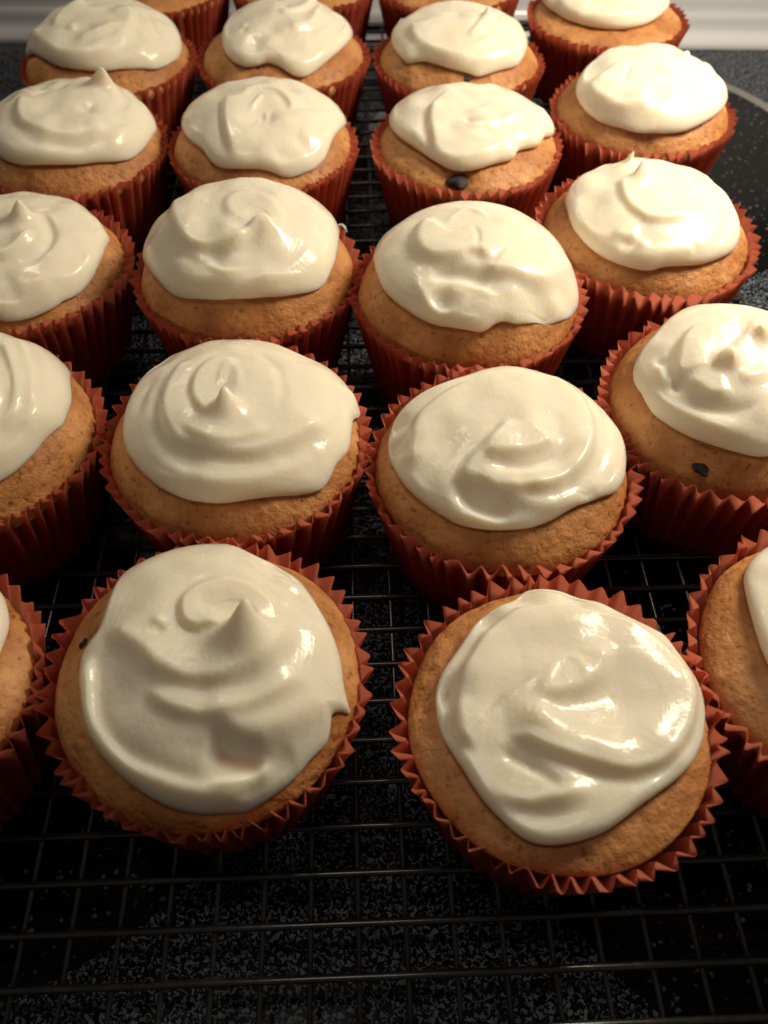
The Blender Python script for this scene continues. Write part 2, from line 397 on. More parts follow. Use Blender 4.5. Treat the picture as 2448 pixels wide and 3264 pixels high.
def berry_mesh(r, sd):
    V = []; F = []; nu, nr = 20, 12
    for i in range(nr + 1):
        a = math.pi * i / nr
        for j in range(nu):
            b = 2 * math.pi * j / nu
            k = 1 + (0.22 * math.sin(3 * b + sd) + 0.14 * math.sin(5 * b + 1.7 * sd) + 0.07 * math.sin(9 * b)) * math.sin(a)
            V.append((r * k * math.sin(a) * math.cos(b), r * k * math.sin(a) * math.sin(b), 0.42 * r * math.cos(a) * (1 + 0.25 * math.sin(2 * b + sd) * math.sin(a))))
    for i in range(nr):
        for j in range(nu):
            F.append((i * nu + j, (i + 1) * nu + j, (i + 1) * nu + (j + 1) % nu, i * nu + (j + 1) % nu))
    return V, F

# ------------------------------------------------------------------ setting: cooktop, burners' print with painted shade, stove backguard
def box_mesh(x0, x1, y0, y1, z0, z1):
    V = [(x, y, z) for z in (z0, z1) for y in (y0, y1) for x in (x0, x1)]
    return V, [(0, 2, 3, 1), (4, 5, 7, 6), (0, 1, 5, 4), (2, 6, 7, 3), (0, 4, 6, 2), (1, 3, 7, 5)]
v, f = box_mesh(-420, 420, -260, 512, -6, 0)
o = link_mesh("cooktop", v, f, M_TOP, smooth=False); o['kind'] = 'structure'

prof = [(6, -6), (-1.0, -6), (-2.6, -3), (-3.0, 0.6), (-2.4, 2.6), (-0.6, 4.2), (1.6, 5.4), (3.4, 7.0), (4.4, 9.4), (5.0, 11.8), (5.8, 13.6), (7.0, 15.2),
        (7.8, 17.4), (8.3, 19.8), (9.0, 22.0), (10.0, 23.6), (10.8, 25.6), (11.3, 29), (12.2, 37), (22.0, 60), (26, 120), (30, 122), (60, 122), (60, -6)]
P = smooth_line(np.array(prof[:-4], float), 5).tolist() + [list(p) for p in prof[-4:]]
def yedge(x): return 503.6 - 0.0191 * x
V = []; F = []; n = len(P)
for x in (-430, 430):
    V += [(x, yedge(x) + a, b) for a, b in P]
for i in range(n):
    F.append((i, (i + 1) % n, n + (i + 1) % n, n + i))
F.append(tuple(range(n - 1, -1, -1))); F.append(tuple(range(n, 2 * n)))
o = link_mesh("stove_backguard", V, F, M_ENAMEL); o['kind'] = 'structure'

# ------------------------------------------------------------------ cooling rack
def empty(name, loc, label, cat, group=None, rz=0.0):
    o = bpy.data.objects.new(name, None); COL.objects.link(o); o.location = loc; o.rotation_euler = (0, 0, rz)
    o.empty_display_size = 0.01
    o['label'] = label; o['category'] = cat
    if group: o['group'] = group
    return o
RA = math.radians(2.1)
rack = empty("cooling_rack", (0, 0, 0), "black nonstick wire cooling rack carrying all the cupcakes over the speckled cooktop", "cooling rack", rz=RA)
X0, X1, Y0, Y1 = -146.0, 139.0, -70.0, 489.0
zc, zl = 17.15, 15.75
vl, fl = tube([(0, Y0, 0), (0, Y1, 0)], 0.62, 8)
first = None
for i in range(-7, 40):
    x = -74.8 + 10.15 * i
    if not (X0 + 3 < x < X1 - 3): continue
    if first is None: first = link_mesh("wire", vl, fl, M_WIRE, rack); o = first
    else: o = first.copy(); COL.objects.link(o); o.parent = rack
    o.location = (x * MM, 0, zl * MM)
vt, ft = tube([(X0, 0, 0), (X1, 0, 0)], 0.84, 8)
first = None
y = 57.0 - 10.25 * 12
while y < Y1 - 4:
    if y > Y0 + 4:
        if first is None: first = link_mesh("wire", vt, ft, M_WIRE, rack); o = first
        else: o = first.copy(); COL.objects.link(o); o.parent = rack
        o.location = (0, y * MM, zc * MM)
    y += 10.25
loop = []
for cx, cy, a0 in ((X1 - 14, Y1 - 14, 0), (X0 + 14, Y1 - 14, 90), (X0 + 14, Y0 + 14, 180), (X1 - 14, Y0 + 14, 270)):
    for k in range(7):
        a = math.radians(a0 + 15 * k); loop.append((cx + 14 * math.cos(a), cy + 14 * math.sin(a), 15.2))
v, f = tube(loop, 2.0, 10, closed=True); link_mesh("frame", v, f, M_WIRE, rack)
for lx in (X0 + 30, X1 - 30):
    for ly, s in ((Y0, 1), (Y1, -1)):
        v, f = tube([(lx - 12, ly + s * 4, 14), (lx - 11, ly + s * 4, 5), (lx - 6, ly + s * 4, 1.9), (lx + 6, ly + s * 4, 1.9), (lx + 11, ly + s * 4, 5), (lx + 12, ly + s * 4, 14)], 1.8, 8)
        link_mesh("leg", v, f, M_WIRE, rack)

# ------------------------------------------------------------------ cupcakes (millimetres, each measured from its own axis; z = 0 at the paper rim)
CUPS = [
{'Rc': 32.27, 'ze': -4, 'Hd': 15.628955364396823, 're': 1.9, 'mound': 2.2, 'R': 34.87, 'seed': 3, 'x': -37.21, 'y': 87.34, 'strokes': [('s', 'L', 1.5, 0.8, 8, [(-19.24, 0.03), (-16.96, 0.04), (-14.18, -1.52), (-9.85, -4.72), (-6.63, -7.98), (-1.87, -10.5), (2.97, -11.17), (8.49, -10.66), (13.45, -8.38), (16.67, -5.09), (18.51, -1.16), (18.4, 1.95), (16.17, 4.78)]), ('s', 'L', 0.9, 0.6, 5, [(-8.84, -11.42), (-3.96, -15.25), (1.78, -17.09), (6.82, -16.82), (12.98, -14.81), (18.29, -11.45), (22.81, -7.13)]), ('p', 8.5, 3.2, (10.37, -2.47), (0.75, 4.18)), ('s', 'R', 1.2, 0.5, 5, [(8.15, 2.01), (4.32, 0.19), (0.29, 0.11), (-2.26, 2.09), (-3.35, 6.22), (-2.07, 9.78), (1.35, 11.96), (5.87, 13.08), (10.71, 11.67), (14.75, 8.07), (17.4, 3.36)]), ('b', 0.9, 1.2, (-6.82, 1.94)), ('b', -0.7, 1.0, (-6.48, -0.16)), ('r', -3.2, 3.6, [(4.12, -21.49), (9.93, -22.83), (14.83, -22.85)]), ('r', -1.5, 2.2, [(14.42, -23.19), (17.27, -22.13), (20.35, -20.74)]), ('r', 1.5, 0.8, [(16.46, -21.21), (15.63, -23.36), (13.16, -25.21), (9.08, -26.51), (4.97, -26.97)]), ('s', 'R', 1.5, 0.7, 5, [(-19.73, -2.38), (-18.63, -10.03), (-16.69, -16.85), (-11.56, -22.48), (-6.07, -25.09), (0.37, -27.1), (7.0, -27.45), (12.73, -26.21)]), ('s', 'L', 1.3, 1.0, 7, [(3.17, -18.96), (7.35, -18.96), (12.36, -20.81), (17.25, -18.76), (23.44, -14.94), (28.94, -9.43)]), ('b', -0.6, 4, (-13.51, -10.94)), ('t', 0.35, 4, (13.68, 18.01)), ('t', 0.4, 4, (22.78, 10.46)), ('r', 0.8, 1.2, [(6.92, 21.68), (12.43, 16.67), (18.33, 14.11), (23.27, 10.05)]), ('r', 0.7, 1, [(12.33, 17.49), (14.69, 17.51), (15.95, 14.63)])], 'outline': [(-16.58, 28.34), (-18.96, 25.42), (-20.23, 20.45), (-20.55, 14.05), (-20.43, 7.85), (-20.73, 3.34), (-22.09, 0.45), (-23.15, -2.29), (-22.84, -5.88), (-21.78, -9.92), (-20.6, -14.03), (-18.98, -17.68), (-16.27, -21.11), (-12.5, -24.44), (-8.53, -27.08), (-4.72, -28.98), (-0.89, -30.13), (3.22, -30.48), (7.18, -30.18), (10.04, -29.76), (11.55, -29.4), (13.4, -28.48), (16.01, -26.79), (18.75, -24.73), (21.07, -22.47), (22.79, -20.32), (24.49, -18.36), (26.01, -16.35), (26.65, -13.84), (26.96, -11.5), (28.62, -10.17), (30.32, -9.34), (29.96, -8.11), (29.1, -5.14), (28.5, -1.08), (27.4, 2.7), (25.8, 6.67), (23.78, 10.74), (21.13, 14.85), (18.2, 18.5), (14.58, 21.22), (10.67, 23.03), (7.34, 25.15), (4.46, 27.94), (1.49, 30.74), (-1.79, 32.48), (-5.53, 32.49), (-9.69, 31.49), (-13.43, 30.12)], 'label': 'front cupcake with a tall icing peak on its layered swirl of frosting', 'berries': [(-24.41, 2.88, 6.76, 1.2)]},
{'Rc': 30.78, 'ze': -3, 'Hd': 6, 're': 2.0, 'mound': 1.0, 'R': 33.98, 'seed': 10, 'x': 35.48, 'y': 77.75, 'strokes': [('s', 'R', 1.7, 0.6, 8, [(-16.62, -9.93), (-20.75, -7.6), (-21.65, -1.38), (-20.57, 5.12), (-17.71, 10.77), (-13.05, 17.48), (-7.33, 21.7), (-0.73, 23.01), (6.2, 22.41), (13.99, 20.18), (20.44, 16.59), (25.41, 11.6), (27.74, 5.35), (26.84, -0.53), (23.64, -6.75), (18.44, -12.15), (12.61, -14.54), (7.8, -14.72), (3.2, -13.66), (-0.89, -12.47), (-5.39, -10.57), (-9.0, -8.79), (-12.76, -8.62)]), ('r', -1.1, 1.1, [(-12.9, -10.4), (-10.21, -11.97), (-6.63, -13.71)]), ('s', 'L', 1.7, 1.0, 7, [(-7.26, -0.74), (-3.78, -0.26), (0.19, 0.13), (5.4, 1.93), (8.96, 5.34), (10.84, 9.55), (12.39, 12.76)]), ('b', -1.4, 7, (11.15, 0.43)), ('b', 1.3, 3.2, (-5.63, -3.68)), ('r', 0.8, 3.0, [(-7.53, -3.38), (-0.77, -7.51), (6.02, -10.4), (13.01, -12.06)]), ('r', 0.35, 0.9, [(-3.76, 0.81), (-2.39, 5.24), (0.33, 8.7), (3.81, 8.13), (4.65, 3.58)]), ('r', 0.9, 1.3, [(-15.17, -16.91), (-11.65, -19.08), (-8.03, -19.46), (-3.39, -18.69), (1.75, -18.05)]), ('r', -0.9, 1.6, [(-13.5, -19.62), (-9.08, -21.53), (-3.23, -22.1), (1.49, -20.44)]), ('r', -0.8, 1.2, [(-8.41, -12.73), (-5.37, -15.11), (-2.82, -17.39)]), ('t', 0.3, 4, (-23.15, 3.22)), ('t', 0.3, 4, (-13.8, 20.53)), ('t', 0.3, 4, (-4.98, 26.96)), ('t', 0.4, 3.5, (6.89, 25.78)), ('t', 0.5, 3, (-24.43, -4.12)), ('r', 0.6, 0.6, [(22.6, 17.96), (25.38, 17.07), (28.1, 14.82)])], 'outline': [(-5.71, 28.15), (-8.36, 25.78), (-11.8, 23.76), (-15.05, 21.3), (-17.47, 17.33), (-20.64, 12.31), (-23.51, 8.14), (-24.84, 4.18), (-24.98, -0.24), (-24.2, -4.74), (-22.48, -8.89), (-20.13, -13.12), (-17.93, -16.83), (-15.97, -19.52), (-13.87, -21.82), (-11.6, -23.98), (-8.98, -25.65), (-5.75, -26.43), (-1.9, -26.27), (2.0, -25.44), (5.72, -23.99), (8.95, -22.0), (12.0, -19.93), (15.65, -17.59), (19.78, -14.83), (23.77, -11.38), (27.02, -6.91), (29.08, -1.81), (30.22, 3.18), (30.31, 7.64), (29.42, 11.25), (28.09, 14.26), (26.6, 16.92), (25.0, 18.73), (22.64, 19.77), (19.27, 21.29), (15.58, 23.52), (11.65, 25.89), (7.62, 27.82), (3.47, 29.15), (-0.78, 30.3), (-3.74, 30.1)], 'label': 'front cupcake with flat smooth disc of frosting and a folded hollow, no peak'},
{'Rc': 33.08, 'ze': -4, 'Hd': 13.327410707817217, 're': 2.2, 'mound': 3, 'R': 35.68, 'seed': 17, 'x': -38.42, 'y': 156.76, 'strokes': [('p', 6, 2.8, (1.05, -8.6), (-0.49, 2.96)), ('s', 'R', 1.0, 0.5, 4, [(-2.43, -9.9), (-6.07, -7.3), (-8.89, -0.96), (-8.4, 5.82), (-5.04, 10.98), (-1.0, 11.78), (2.79, 9.68)]), ('s', 'R', 0.4, 0.5, 3, [(-2.99, 0.14), (-2.66, 4.42), (-1.97, 8.1), (-0.12, 9.61), (2.27, 6.68), (3.46, 0.96), (2.34, -1.9)]), ('s', 'L', 1.4, 0.7, 5.5, [(-12.82, 13.64), (-15.52, 6.77), (-16.56, -0.05), (-15.78, -6.3), (-14.14, -11.06), (-10.9, -15.31), (-5.6, -18.17), (0.52, -19.62), (8.01, -19.16), (14.8, -15.97), (21.08, -10.95), (24.75, -5.94)]), ('s', 'L', 0.9, 0.6, 4, [(-10.29, -10.18), (-7.6, -14.27), (-2.92, -17.05), (2.56, -17.44), (7.82, -15.41), (11.95, -12.13)]), ('r', 0.9, 1.8, [(-18.11, -14.37), (-12.85, -20.47), (-7.0, -23.74), (0.17, -25.25), (10.76, -23.45), (20.18, -17.93)]), ('r', -0.6, 1.5, [(-22.07, -3.89), (-21.98, 2.47), (-19.45, 8.85)]), ('b', 1.6, 2.2, (29.94, 9.94)), ('r', -0.5, 1.3, [(6.19, 15.44), (10.92, 9.37), (13.27, 1.48), (13.2, -5.55)]), ('r', -0.5, 1.4, [(25.48, 5.12), (27.93, 0.05), (25.9, -7.27)])], 'outline': [(-16.64, 27.93), (-19.61, 24.39), (-23.04, 19.7), (-25.7, 14.21), (-27.14, 7.74), (-27.52, 0.28), (-26.84, -6.32), (-25.09, -11.57), (-22.25, -15.94), (-18.81, -19.84), (-14.67, -23.41), (-9.63, -26.13), (-4.48, -27.58), (0.71, -27.92), (6.43, -27.0), (12.71, -25.42), (18.7, -23.55), (22.79, -21.2), (25.05, -18.04), (26.33, -14.67), (28.0, -11.59), (29.53, -8.27), (30.1, -3.56), (30.51, 1.79), (31.78, 5.71), (32.11, 9.55), (30.92, 13.57), (29.09, 16.77), (26.12, 18.57), (20.77, 20.03), (14.5, 22.59), (8.82, 26.3), (3.39, 30.29), (-2.68, 32.49), (-9.14, 32.22), (-13.78, 30.52)], 'label': 'cupcake with concentric swirled frosting rings, small centre peak and a knob at the right'},
{'Rc': 32.42, 'ze': -4, 'Hd': 13.022997036324467, 're': 2.0, 'mound': 1.6, 'R': 35.22, 'seed': 24, 'x': 29.93, 'y': 147.31, 'strokes': [('s', 'R', 1.2, 0.6, 5, [(-23.69, -11.18), (-24.06, -3.44), (-21.7, 5.2), (-16.47, 10.59), (-9.96, 15.38), (-2.14, 18.09), (5.75, 19.39), (13.68, 19.14), (18.81, 14.13), (21.39, 6.51), (21.03, -1.73), (18.64, -9.18), (13.94, -15.43), (7.67, -19.27), (0.67, -20.08), (-4.96, -18.46)]), ('s', 'L', 1.0, 0.6, 4, [(0.67, -20.08), (7.67, -19.37), (13.92, -15.59), (18.7, -9.18), (21.03, -1.73)]), ('b', -1.5, 6, (-15.36, -5.75)), ('s', 'R', 1.9, 0.7, 6, [(-13.48, -18.97), (-12.21, -14.5), (-9.76, -10.95), (-6.68, -7.68), (-2.81, -3.16), (0.0, 1.79)]), ('b', 1.6, 4, (5.73, -1.45)), ('s', 'L', 1.5, 0.8, 5, [(-8.63, -11.4), (-4.61, -11.92), (2.44, -10.9), (8.61, -8.25), (12.68, -4.37)]), ('r', -1.0, 1.4, [(-4.71, -13.68), (2.22, -13.8), (9.51, -11.29), (14.83, -6.96)]), ('r', -2.2, 1.7, [(-12.87, -17.39), (-10.68, -20.25), (-6.25, -23.37), (-0.62, -24.58)]), ('s', 'L', 1.1, 0.8, 5, [(-9.94, -14.83), (-5.0, -19.49), (2.85, -23.05), (9.87, -22.96), (16.11, -19.96)]), ('r', -0.6, 1.3, [(25.38, 15.71), (25.76, 5.47), (22.97, -6.19), (19.0, -14.78)]), ('r', 0.5, 1.4, [(-24.27, -10.9), (-19.72, -18.92), (-12.43, -24.22), (-2.9, -26.16)]), ('t', 0.35, 3, (-27.11, 6.71)), ('t', 0.4, 3, (-27.79, -1.92)), ('t', 0.5, 2.5, (18.72, -18.74))], 'outline': [(-9.51, 21.7), (-15.27, 18.87), (-20.87, 16.58), (-25.23, 13.35), (-28.02, 8.17), (-28.95, 1.9), (-28.08, -4.91), (-25.73, -11.04), (-22.14, -16.32), (-18.02, -20.58), (-13.41, -23.98), (-8.2, -25.96), (-2.46, -26.54), (3.27, -26.09), (8.14, -24.44), (12.01, -22.06), (15.93, -19.61), (19.56, -17.46), (22.31, -15.82), (25.85, -13.29), (28.67, -8.71), (30.58, -2.37), (31.62, 4.37), (31.25, 10.14), (29.6, 14.7), (26.61, 19.47), (22.53, 24.07), (17.98, 27.7), (13.44, 29.96), (8.48, 30.33), (2.67, 28.39), (-3.58, 25.07)], 'label': 'cupcake with frosting folded over into a tongue and a deep pocket'},
{'Rc': 32.53, 'ze': -4, 'Hd': 16.801494362538957, 're': 2.4, 'mound': 2.4, 'R': 35.73, 'seed': 31, 'x': 93.25, 'y': 169.05, 'strokes': [('s', 'R', 1.7, 0.6, 6, [(-19.78, -10.03), (-20.44, -6.8), (-19.83, -2.39), (-18.06, 2.7), (-14.99, 7.18), (-11.63, 9.73), (-6.97, 11.39), (-2.48, 11.95), (3.08, 10.84), (6.47, 7.45)]), ('s', 'L', 1.2, 0.7, 5, [(-19.72, -9.34), (-17.52, -10.51), (-16.05, -12.78), (-13.81, -15.04), (-10.85, -15.82), (-7.48, -15.57)]), ('b', -1.6, 1.3, (-20.22, -9.41)), ('s', 'R', 1.3, 0.6, 4, [(-11.57, -9.9), (-11.31, -6.15), (-9.28, -3.44), (-6.71, -2.96), (-4.36, -4.72)]), ('b', 2.4, 2.6, (-7.64, -5.96)), ('p', 3, 2.2, (3.0, 2.85), (-1.47, 0.28)), ('s', 'R', 0.8, 0.5, 4, [(-8.3, -2.74), (-4.16, 0.67), (1.15, 6.54), (3.88, 8.72)]), ('r', 0.9, 1.0, [(-24.21, 1.18), (-23.37, -2.04), (-22.8, -5.77), (-21.48, -8.87)]), ('b', -0.9, 1.5, (-22.75, -0.47)), ('r', 1.0, 2.0, [(-24.98, -10.88), (-21.1, -15.58), (-16.51, -19.14), (-10.55, -22.57), (-4.21, -24.26)]), ('r', -0.9, 1.6, [(-19.5, -13.13), (-15.2, -16.89), (-9.11, -18.82), (-3.87, -18.36)]), ('r', 1.1, 1.8, [(-6.88, -11.67), (-2.65, -10.67), (0.54, -8.65)])], 'outline': [(-12.05, 25.04), (-15.12, 20.97), (-18.3, 17.1), (-21.25, 13.43), (-23.76, 10.26), (-25.82, 7.19), (-27.25, 3.82), (-27.82, 0.26), (-27.48, -2.85), (-26.88, -5.16), (-26.26, -8.39), (-25.21, -11.97), (-23.22, -15.07), (-20.36, -18.31), (-16.72, -21.49), (-12.43, -24.06), (-7.69, -25.95), (-3.06, -27.16), (1.05, -26.88), (6.29, -23.15), (11.87, -15.72), (16.16, -6.01), (18.0, 4.17), (17.7, 13.25), (15.45, 19.74), (11.73, 23.46), (8.1, 25.77), (5.23, 28.23), (2.82, 30.95), (0.16, 32.7), (-2.95, 32.88), (-6.21, 31.55), (-9.2, 28.81)], 'label': 'cupcake at the right picture edge with swirled frosting and a dark berry near its liner', 'berries': [(-14.45, -26.27, 1.88, 2.2)], 'dips': [(-14.61, -25.87, 1.3, 3.5)]},
{'Rc': 32.42, 'ze': -4, 'Hd': 19.0, 're': 2.3, 'mound': 2.6, 'R': 35.02, 'seed': 38, 'x': -108.61, 'y': 155.97, 'strokes': [('s', 'R', 1.2, 0.6, 5, [(16.48, -12.15), (18.98, -8.21), (19.08, -2.97), (17.73, 2.5), (14.94, 8.1), (12.26, 11.98), (7.98, 11.62)]), ('s', 'R', 0.9, 0.7, 5, [(21.67, -12.18), (22.95, -7.33), (22.59, -1.99), (21.4, 3.08), (18.45, 10.13), (12.39, 20.55)]), ('r', -0.6, 1.4, [(18.97, 18.11), (23.45, 6.26), (24.72, -0.14), (24.58, -6.14)]), ('p', 7, 2, (11.81, -6.72), (2.24, 1.16)), ('r', 0.9, 1.8, [(26.16, -0.82), (23.98, -11.39), (19.59, -17.72)])], 'outline': [(-5.66, 31.42), (-12.32, 27.08), (-17.7, 19.15), (-18.64, 7.23), (-14.62, -7.04), (-6.53, -18.92), (3.09, -24.88), (11.45, -25.16), (16.9, -22.66), (19.93, -20.07), (22.04, -17.3), (23.95, -13.77), (25.64, -9.8), (27.16, -6.25), (28.2, -3.27), (28.41, 0.31), (28.34, 4.64), (27.58, 8.59), (26.18, 12.82), (24.62, 17.61), (22.66, 22.51), (19.88, 26.22), (15.88, 28.96), (11.02, 31.14), (6.59, 32.44), (3.23, 33.0), (-0.15, 32.94)], 'label': 'second-row cupcake cut off by the left picture edge, frosting with curved folds'},
{'Rc': 32.0, 'ze': -4, 'Hd': 11.805080038112134, 're': 2.5, 'mound': 2.2, 'R': 35.0, 'seed': 45, 'x': -114.39, 'y': 230.16, 'strokes': [('p', 6.5, 2.4, (5.82, 1.31), (0.78, -0.02)), ('s', 'L', 1.9, 0.7, 5, [(-1.95, -16.56), (3.13, -15.87), (5.95, -14.38), (8.65, -11.06), (10.44, -7.23), (10.44, -3.09)]), ('r', -1.4, 2.0, [(11.26, 3.83), (14.37, -0.63), (15.6, -5.36), (14.74, -10.17), (12.35, -13.56), (8.34, -16.54)]), ('s', 'R', 1.0, 0.6, 5, [(11.33, -14.92), (14.56, -12.09), (16.14, -7.55), (15.61, -2.86), (13.09, 2.78), (9.61, 6.15)]), ('s', 'L', 1.0, 1.0, 5, [(8.63, -27.37), (12.19, -25.33), (15.64, -23.62), (18.8, -22.89)]), ('r', 0.9, 2, [(25.33, -9.77), (23.57, -14.58), (19.95, -17.97), (13.69, -21.06)]), ('r', -0.5, 0.8, [(9.26, 6.54), (11.0, 8.91), (12.73, 10.31)])], 'outline': [(-19.32, 26.09), (-24.65, 20.91), (-28.73, 12.19), (-28.46, -0.24), (-22.73, -13.13), (-13.52, -23.18), (-3.88, -28.68), (3.53, -30.14), (7.39, -29.76), (10.37, -28.8), (13.48, -27.32), (16.23, -25.59), (18.2, -23.93), (19.84, -22.05), (21.79, -20.19), (23.89, -17.65), (25.85, -13.65), (27.25, -8.68), (27.85, -3.45), (27.9, 1.55), (28.06, 5.17), (28.06, 7.31), (26.69, 9.91), (24.16, 13.94), (20.45, 18.38), (15.37, 23.12), (10.39, 27.74), (6.07, 31.35), (1.18, 32.56), (-5.37, 31.96), (-12.85, 29.71)], 'label': 'third-row cupcake cut off by the left picture edge, icing peak in its frosting'},
{'Rc': 32.93, 'ze': -4, 'Hd': 19.0, 're': 2.6, 'mound': 2.2, 'R': 35.53, 'seed': 52, 'x': -42.48, 'y': 227.42, 'strokes': [('p', 3.6, 2.6, (8.86, -9.98), (-0.39, 1.56)), ('r', 1.8, 1.5, [(-0.45, -16.96), (1.98, -15.0), (5.12, -11.11), (7.77, -6.45)]), ('s', 'R', 0.6, 0.8, 5, [(5.7, -7.4), (1.37, -7.09), (-2.39, -4.19), (-4.12, 0.36), (-2.97, 4.92), (0.78, 7.31), (5.76, 6.55), (10.54, 2.27), (13.81, -4.21), (14.16, -10.66), (12.05, -14.85)]), ('s', 'L', 1.5, 0.8, 6, [(-21.99, 11.44), (-20.72, 1.59), (-17.98, -7.83), (-14.83, -13.2), (-10.97, -16.02), (-5.59, -17.35), (-1.32, -16.69), (1.96, -14.73), (5.1, -10.83)]), ('b', -1.4, 3, (-5.48, -19.23)), ('r', 0.8, 0.8, [(-6.98, -20.18), (-4.76, -22.61), (-1.94, -23.96), (1.86, -23.44), (4.36, -22.01)]), ('r', 0.5, 0.8, [(12.19, -22.52), (14.65, -20.59), (17.89, -17.23), (22.31, -10.31)]), ('r', -0.5, 1.2, [(-18.52, -14.71), (-13.12, -18.3), (-8.04, -22.0)]), ('b', -0.8, 3, (4.66, -17.65)), ('r', 1.0, 2.4, [(-17.86, -20.72), (-11.71, -24.8), (-5.44, -25.72), (6.43, -25.2), (15.86, -21.4), (22.8, -14.28)])], 'outline': [(-18.72, 27.97), (-21.53, 25.85), (-24.6, 22.85), (-27.91, 18.49), (-30.83, 13.08), (-32.32, 7.26), (-31.66, 0.18), (-28.99, -7.25), (-25.44, -13.76), (-21.77, -18.91), (-18.21, -22.67), (-14.12, -25.03), (-9.34, -26.45), (-4.64, -27.32), (-0.26, -27.39), (4.3, -27.0), (8.76, -26.26), (12.7, -25.23), (16.48, -23.5), (20.14, -21.36), (23.04, -18.97), (25.22, -15.98), (26.7, -11.88), (27.87, -7.14), (28.51, -0.69), (28.62, 7.89), (27.91, 16.0), (25.12, 21.92), (20.87, 26.21), (16.25, 29.35), (11.69, 31.48), (7.31, 32.8), (2.72, 33.46), (-2.35, 33.47), (-7.32, 32.77), (-11.77, 31.48), (-15.59, 29.8)], 'label': 'cupcake with smooth oval frosting, slanted crest and thin icing strand on its right side', 'bits': [([(25.94, 31.4, -7.0), (27.01, 33.18, -7.0), (28.03, 33.63, -7.0), (29.1, 32.29, -7.0), (29.69, 29.64, -7.0)], 0.42)]},
{'Rc': 33.33, 'ze': -4, 'Hd': 17.837714480880592, 're': 2.2, 'mound': 2.6, 'R': 35.93, 'seed': 59, 'x': 25.37, 'y': 216.49, 'strokes': [('s', 'L', 1.6, 0.9, 9, [(-10.63, 9.79), (-15.13, 6.15), (-17.15, -0.49), (-15.85, -6.04), (-12.58, -10.04), (-8.45, -11.24), (-4.26, -10.79), (-1.27, -9.48), (1.62, -10.36), (3.94, -14.4)]), ('r', -2.3, 2.4, [(-12.68, -14.69), (-7.73, -15.14), (-2.79, -15.92), (3.35, -18.52)]), ('r', 0.7, 0.9, [(-6.91, 5.33), (-3.15, 9.95), (0.45, 10.83), (4.6, 7.47)]), ('s', 'L', 1.5, 0.8, 6, [(1.51, -12.52), (3.87, -15.83), (5.95, -16.33), (9.77, -16.57), (14.99, -17.14), (21.03, -15.2), (26.38, -9.11), (31.77, 2.78)]), ('b', -1.6, 2.8, (-9.48, -21.82)), ('r', 0.9, 1.0, [(-16.42, -16.04), (-14.18, -20.58), (-11.93, -24.07), (-7.84, -25.74), (-4.17, -24.33), (-1.68, -20.75)]), ('b', -1.0, 5, (16.25, -22.2)), ('r', 0.7, 1, [(-2.08, -20.17), (1.22, -20.59), (3.7, -21.57), (5.38, -21.08)]), ('t', 0.25, 4, (21.05, -22.93)), ('t', 0.4, 4, (29.0, -14.42)), ('r', -0.5, 0.8, [(0.29, 2.39), (1.24, -2.79), (0.5, -7.99)])], 'outline': [(-16.56, 29.72), (-20.25, 27.03), (-24.15, 22.18), (-27.08, 15.7), (-28.38, 9.33), (-28.36, 2.49), (-27.37, -4.56), (-25.67, -10.52), (-22.97, -15.27), (-19.46, -19.53), (-15.65, -23.28), (-11.29, -25.82), (-6.45, -27.18), (-2.22, -28.07), (0.61, -28.48), (2.99, -28.01), (5.52, -26.59), (8.17, -25.71), (10.98, -25.62), (14.2, -24.68), (17.77, -23.02), (21.41, -21.41), (24.98, -18.99), (28.52, -14.77), (31.62, -9.2), (33.51, -2.73), (33.7, 3.69), (32.75, 8.97), (30.91, 13.97), (27.89, 19.18), (23.7, 24.18), (19.05, 27.91), (14.31, 30.21), (9.98, 31.79), (6.43, 33.08), (2.61, 33.82), (-2.6, 33.82), (-8.06, 32.97), (-12.82, 31.48)], 'label': 'cupcake with a big rounded mound of frosting over a shaded hollow', 'bits': [([(14.44, -27.0, 3.08), (17.47, -26.03, 1.86), (20.81, -24.04, 1.0), (23.27, -21.82, 0.8)], 0.3)]},
